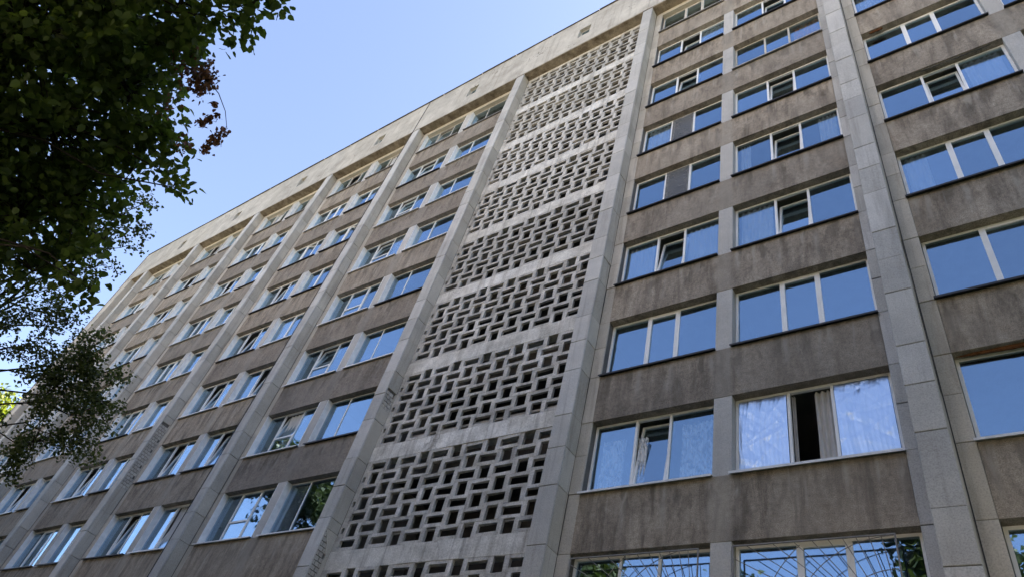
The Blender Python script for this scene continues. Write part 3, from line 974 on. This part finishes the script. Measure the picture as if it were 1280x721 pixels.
topz = sill(NF - 1) + 1.645 + PZ / 2
B(MB().box(SX0 + 0.004, SX1 - 0.004, -0.004, 0.26, topz + 0.002, ZS - 0.004), 'lintel', M['beam'])
# window frames / ledges inside the stairwell, seen through the openings
for k in range(NF):
    B(MB().box(SX0 + 0.2, SX1 - 0.2, 0.75, 0.80, sill(k) + 0.05, sill(k) + 0.12), 'stair_railing', M['oldwood'])

# ------------------------------------------------------------------ unseen block across the courtyard, added to bounce warm light onto the facade
opp = empty('added_bounce_block', (-5.0, -52.0, 0))
tag(opp, 'unseen pale block added across the courtyard to bounce warm light, facing the latticed one', 'building')
oxs = [-55 + 0.0]
for i in range(16): oxs += [-55 + 3.2 + i * 6.6, -55 + 3.2 + i * 6.6 + 2.6]
oxs.append(55.0)
ozs = [0.0]
for k in range(9): ozs += [1.9 + 3.0 * k, 3.5 + 3.0 * k]
ozs.append(30.0)
MB().plate(oxs, ozs, -0.4, 0.0, lambda a, b: not (a % 2 == 1 and b % 2 == 1)).obj('wall', M['pale'], opp)
MB().box(-55, 55, -12, -0.45, 0, 29.7).obj('inner_core', M['interior'], opp)
MB().box(-55.3, 55.3, -12, 0.3, 30.0, 30.4).obj('roof', M['roof'], opp)
ogl = MB().box(0, 2.6, -0.25, -0.2, 0, 1.6).mesh('window', M['oppglass'])
for i in range(16):
    for k in range(9):
        add('window', ogl, opp, (-55 + 3.2 + i * 6.6, 0, 1.9 + 3.0 * k))

# ------------------------------------------------------------------ trees
def leaf_geometry(centers, size, droop=0.5, seed=0, spread=1.0, coarse=False):
    """heart-shaped folded leaves, 6 vertices / 4 triangles each"""
    r = np.random.default_rng(seed)
    n = len(centers)
    base = np.array([[0, -0.5, 0], [-0.36, -0.28, 0.09], [-0.34, 0.12, 0.08], [0, 0.55, -0.06], [0.34, 0.12, 0.08], [0.36, -0.28, 0.09], [0, -0.38, 0.0]], float)
    tri = np.array([[6, 0, 1], [6, 1, 2], [6, 2, 3], [6, 3, 4], [6, 4, 5], [6, 5, 0]])
    if coarse:
        base = np.array([[0, -0.5, 0], [-0.36, 0, 0.08], [0, 0.5, -0.05], [0.36, 0, 0.08]], float)
        tri = np.array([[0, 2, 1], [0, 3, 2]])
    az = r.uniform(0, 2 * np.pi, n)
    pitch = r.normal(-0.55 * droop * 2, 0.45, n)
    roll = r.normal(0, 0.6 * spread, n)
    s = size * r.uniform(0.65, 1.25, n)
    cp, sp_ = np.cos(pitch), np.sin(pitch); cr, sr = np.cos(roll), np.sin(roll); ca, sa = np.cos(az), np.sin(az)
    v = np.repeat(base[None], n, 0) * s[:, None, None]
    x, y, z = v[..., 0], v[..., 1], v[..., 2]
    x1 = x * cr[:, None] + z * sr[:, None]; z1 = -x * sr[:, None] + z * cr[:, None]
    y2 = y * cp[:, None] - z1 * sp_[:, None]; z2 = y * sp_[:, None] + z1 * cp[:, None]
    x3 = x1 * ca[:, None] - y2 * sa[:, None]; y3 = x1 * sa[:, None] + y2 * ca[:, None]
    V = np.stack([x3, y3, z2], -1) + centers[:, None, :]
    nv = len(base)
    F = tri[None] + (np.arange(n) * nv)[:, None, None]
    return V.reshape(-1, 3), F.reshape(-1, 3), np.repeat(r.uniform(0, 1, n), nv)

def leaf_mesh(name, centers, size, mat, droop=0.5, seed=0, coarse=False):
    V, F, t = leaf_geometry(np.asarray(centers), size, droop, seed, 1.0, coarse)
    me = bpy.data.meshes.new(name)
    me.vertices.add(len(V)); me.vertices.foreach_set("co", V.astype(np.float32).ravel())
    me.loops.add(F.size); me.loops.foreach_set("vertex_index", F.astype(np.int32).ravel())
    me.polygons.add(len(F)); me.polygons.foreach_set("loop_start", np.arange(0, F.size, 3, dtype=np.int32))
    me.polygons.foreach_set("loop_total", np.full(len(F), 3, np.int32))
    at = me.attributes.new("tint", 'FLOAT', 'POINT')
    at.data.foreach_set("value", t.astype(np.float32))
    me.materials.append(mat)
    me.update(calc_edges=True); me.validate()
    return me

def tree(name, label, base, trunk_top, lobes, leaf, n_per_m3, size, sigma, seed, trunk_r=0.16, group=None, twig=True, droop=0.5, clump_leaves=28, coarse=False):
    r = np.random.default_rng(seed)
    base = np.array(base, float)
    root = empty(name, tuple(base))
    tag(root, label, 'tree', group)
    tt = np.array(trunk_top, float) - base
    wood = MB()
    mids = [np.zeros(3), tt * 0.3 + r.normal(0, 0.08, 3), tt * 0.65 + r.normal(0, 0.10, 3), tt]
    mids[1][2] = tt[2] * 0.3; mids[2][2] = tt[2] * 0.65
    wood.tube([tuple(p) for p in mids], [trunk_r * 1.25, trunk_r, trunk_r * 0.75, trunk_r * 0.35], 10)
    wood.obj('trunk', leaf_bark, root, (0, 0, 0), True)
    limbs = MB()
    cents = []
    for (x, y, z, rad, dens) in lobes:
        c = np.array([x, y, z]) - base
        hh = max(0.35, min(0.95, (c[2] - 0.45 * np.hypot(c[0], c[1])) / tt[2]))
        st = tt * hh
        L_ = np.linalg.norm(c - st)
        pts_, rad_ = [], []
        for q in range(7):
            t = q / 6
            bend = math.sin(math.pi * t)
            pts_.append(tuple(st * (1 - t) + c * t + bend * np.array([0, 0, 0.14 * L_]) + (r.normal(0, 0.045, 3) * L_ * 0.6 if 0 < q < 6 else 0)))
            rad_.append(trunk_r * 0.20 * (1 - t) ** 1.3 + 0.006)
        limbs.tube(pts_, rad_, 6)
        vol = 4.19 * rad ** 3
        ncl = max(2, int(vol * n_per_m3 * dens / clump_leaves + rad * 4 * dens))
        d = r.normal(0, 1, (ncl, 3)); d /= np.linalg.norm(d, axis=1)[:, None]
        cl = c + d * (rad * r.uniform(0.0, 1.0, ncl) ** 0.45)[:, None]
        for q in cl:
            if twig:
                m2 = (q + c) / 2 + np.array([0, 0, 0.06])
                limbs.tube([tuple(c), tuple(m2), tuple(q)], [0.010, 0.006, 0.003], 4)
            cents.append(q + np.clip(r.normal(0, 1, (clump_leaves, 3)), -1.7, 1.7) * sigma * np.array([1, 1, 0.75]))
    limbs.obj('limbs', leaf_bark, root, (0, 0, 0), True)
    cents = np.concatenate(cents)
    cr = link(bpy.data.objects.new('crown', leaf_mesh('crown', cents, size, leaf, droop, seed + 1, coarse)), root, (0, 0, 0))
    cr["kind"] = "stuff"
    return root, cents
leaf_bark = M['bark']

LIN = [(1.91, -11.27, 6.88, 0.84, 1.0), (2.54, -10.96, 7.18, 0.73, 1.0), (3.12, -10.67, 7.5, 0.47, 1.15), (3.72, -10.47, 7.49, 0.31, 1.15), (3.35, -10.42, 7.31, 0.22, 1.15), (1.2, -10.6, 6.83, 0.92, 1.0), (2.08, -10.37, 7.15, 0.67, 1.15), (2.25, -9.91, 6.86, 0.36, 1.15), (3.04, -10.24, 7.15, 0.22, 1.15), (2.85, -10.4, 7.25, 0.31, 1.15), (0.96, -9.88, 6.45, 0.72, 1.0), (0.54, -10.07, 6.16, 0.77, 1.0), (1.73, -9.75, 6.68, 0.33, 1.0), (2.12, -9.58, 6.66, 0.13, 1.0), (1.28, -9.42, 6.14, 0.23, 1.0), (0.57, -9.6, 5.74, 0.34, 1.0), (1.39, -9.36, 5.52, 0.13, 1.0), (1.5, -9.23, 5.47, 0.06, 1.0), (2.29, -9.38, 6.52, 0.04, 1.0), (1.27, -9.47, 6.49, 0.24, 1.0), (1.3, -12.02, 6.73, 0.89, 1.0), (0.16, -11.11, 6.05, 0.97, 1.0), (2.53, -11.89, 7.59, 0.82, 1.0), (3.2, -11.27, 7.78, 0.68, 1.0), (3.93, -10.81, 7.9, 0.52, 1.0), (-0.23, -10.34, 5.31, 0.57, 1.0), (-0.19, -11.97, 6.25, 0.96, 1.0), (2.56, -12.68, 7.95, 0.8, 1.0)]
# the rest of the crown, above and behind
LIN += [(3.92, -10.20, 7.66, 0.12, 1.3), (3.80, -10.27, 7.52, 0.20, 1.3), (3.55, -10.30, 7.40, 0.20, 1.2), (1.2, -13.2, 8.4, 1.1, 0.6), (-0.6, -12.6, 8.0, 1.2, 0.6), (0.4, -11.6, 8.9, 1.1, 0.6), (-1.2, -13.4, 6.6, 1.1, 0.6), (0.2, -14.4, 7.2, 1.2, 0.5), (1.6, -12.2, 9.6, 1.0, 0.6), (-0.2, -12.8, 10.0, 1.0, 0.6), (-2.0, -11.9, 7.0, 1.0, 0.6), (-1.4, -10.8, 7.6, 1.0, 0.6)]
SM = [(-5.0, -7.56, 7.28, 0.62, 1.0), (-4.44, -7.55, 7.7, 0.54, 1.0), (-4.52, -6.95, 7.19, 0.51, 1.0), (-5.26, -7.08, 6.36, 0.52, 1.0), (-4.89, -6.64, 6.62, 0.45, 1.0), (-5.43, -8.25, 7.6, 0.46, 0.5), (-4.59, -8.08, 8.06, 0.37, 0.8), (-5.48, -7.0, 5.76, 0.35, 0.7), (-4.26, -7.06, 7.58, 0.26, 0.9), (-4.4, -6.61, 6.98, 0.25, 0.8), (-3.56, -8.8, 9.46, 0.57, 0.4), (-2.93, -8.79, 9.84, 0.4, 0.35), (-4.03, -8.56, 8.83, 0.51, 0.4), (-4.96, -8.59, 7.93, 0.59, 0.35), (-4.7, -8.66, 8.47, 0.54, 0.35), (-3.62, -8.47, 9.29, 0.29, 0.3), (-6.4, -8.9, 7.0, 0.62, 1.0), (-5.75, -9.56, 7.6, 0.96, 1.0), (-5.96, -7.87, 5.83, 0.81, 1.0), (-6.65, -9.52, 6.61, 1.08, 1.0)]
SM += [(-7.0, -9.7, 8.7, 0.85, 0.6), (-7.9, -8.8, 7.4, 0.7, 0.8), (-7.4, -10.4, 7.6, 1.1, 0.8), (-5.6, -10.2, 9.2, 0.9, 0.5)]
FAR = [(-49.3, -0.1, 21.6, 1.7, 1.0), (-52.2, -2.3, 22.2, 2.5, 1.0), (-51.81, -0.15, 20.34, 3.4, 1.0), (-53.98, -2.43, 21.26, 3.45, 1.0), (-53.5, 0.5, 16.5, 3.2, 1.0), (-51.0, -1.2, 15.5, 2.6, 1.0)]
t_lin, lin_c = tree('linden_tree', 'dark green broad-leaved tree with a withered reddish twig, standing before the block', (-0.4, -12.9, 0), (-0.1, -12.6, 9.6), LIN, M['leaf'], 860, 0.088, 0.105, 21, 0.19)
t_sm, sm_c = tree('small_leaved_tree', 'small-leaved dark tree beside the broad-leaved one, hiding the lower end of the facade', (-7.0, -9.3, 0), (-6.6, -9.0, 8.6), SM, M['leaf_small'], 1900, 0.060, 0.11, 33, 0.15, droop=0.3, clump_leaves=60)
tree('sunlit_tree', 'sunlit yellow-green tree beyond the far end of the apartment block', (-52.5, -0.5, 0), (-52, -1, 21), FAR, M['leaf_light'], 26, 0.34, 0.5, 44, 0.35, twig=False, clump_leaves=20)

# withered twig hanging from the linden
twig = MB()
TW = [(2.95, -10.10, 7.16), (3.02, -9.94, 7.13), (3.03, -9.84, 7.11), (2.99, -9.68, 7.05), (2.93, -9.55, 6.96)]
lb = Vector((-0.4, -12.9, 0))
loc = [Vector(p) - lb for p in TW]
twig.tube([tuple(p) for p in loc], [0.007, 0.006, 0.005, 0.004, 0.003], 5)
tw = twig.obj('withered_twig', M['bark'], t_lin, (0, 0, 0), True)
rr = np.random.default_rng(3)
dead = []
DC = [(2.94, -10.28, 7.20, 0.07, 60), (3.0, -10.08, 7.19, 0.06, 110), (2.97, -9.98, 7.13, 0.055, 120), (2.88, -10.02, 7.10, 0.06, 80), (2.90, -10.11, 7.14, 0.06, 60), (2.95, -9.80, 7.03, 0.022, 16), (2.93, -9.70, 6.99, 0.022, 18), (2.81, -9.73, 6.87, 0.025, 34), (2.86, -9.71, 6.92, 0.028, 34), (2.88, -9.56, 6.92, 0.025, 34), (2.81, -9.54, 6.84, 0.032, 60), (2.73, -9.53, 6.75, 0.025, 32), (2.38, -9.66, 6.83, 0.07, 30), (2.52, -10.02, 7.03, 0.06, 20)]
for (x, y, z, s_, n_) in DC:
    dead.append(np.array([x, y, z]) - np.array(lb) + rr.normal(0, s_, (n_, 3)))
dl = link(bpy.data.objects.new('withered_leaves', leaf_mesh('withered_leaves', np.concatenate(dead), 0.046, M['leaf_dead'], 0.9, 5)), tw, (0, 0, 0))
dl["kind"] = "stuff"
dl["label"] = "withered reddish-brown leaves on a hanging twig"

# courtyard trees on the other side of the path: out of direct view, some mirrored in the panes, others added to shade the lower storeys
def generic_lobes(x, y, h, w, seed):
    r = np.random.default_rng(seed)
    out = []
    for i in range(16):
        t = r.uniform(0, 1)
        z = h * (0.30 + 0.62 * t)
        sp_ = w * (1 - 0.55 * abs(t - 0.35) / 0.65)
        a = r.uniform(0, 2 * math.pi); q = sp_ * r.uniform(0.2, 0.8)
        out.append((x + q * math.cos(a), y + q * math.sin(a), z, w * r.uniform(0.32, 0.48), 1.0))
    return out
YARD = [(19, -10, 20, 4.4), (25, -15, 21, 4.6), (17, -17, 20, 4.4), (12, -17.5, 19.0, 3.8), (5.0, -17.5, 19.5, 3.8), (-3, -19, 17.5, 4.2), (-10, -17, 17.5, 4.0), (-17, -15, 18, 4.2), (-24.5, -16, 18, 4.4), (-33, -15, 17, 4.4), (-28, -10.5, 24, 4.2), (31, -9, 21, 4.6), (-41, -15, 18, 4.6), (9, -25, 20, 4.6), (-13, -24, 20, 4.6)]
for i, (x, y, h, w) in enumerate(YARD):
    tree('courtyard_tree', 'leafy green tree in the out-of-view courtyard row facing the apartment block', (x, y, 0), (x + 0.3, y, h * 0.8), generic_lobes(x, y, h, w, 100 + i), M['leaf_yard'], 62, 0.30, 0.42, 200 + i, 0.22, 'courtyard trees facing the block', twig=False, clump_leaves=22, coarse=True)
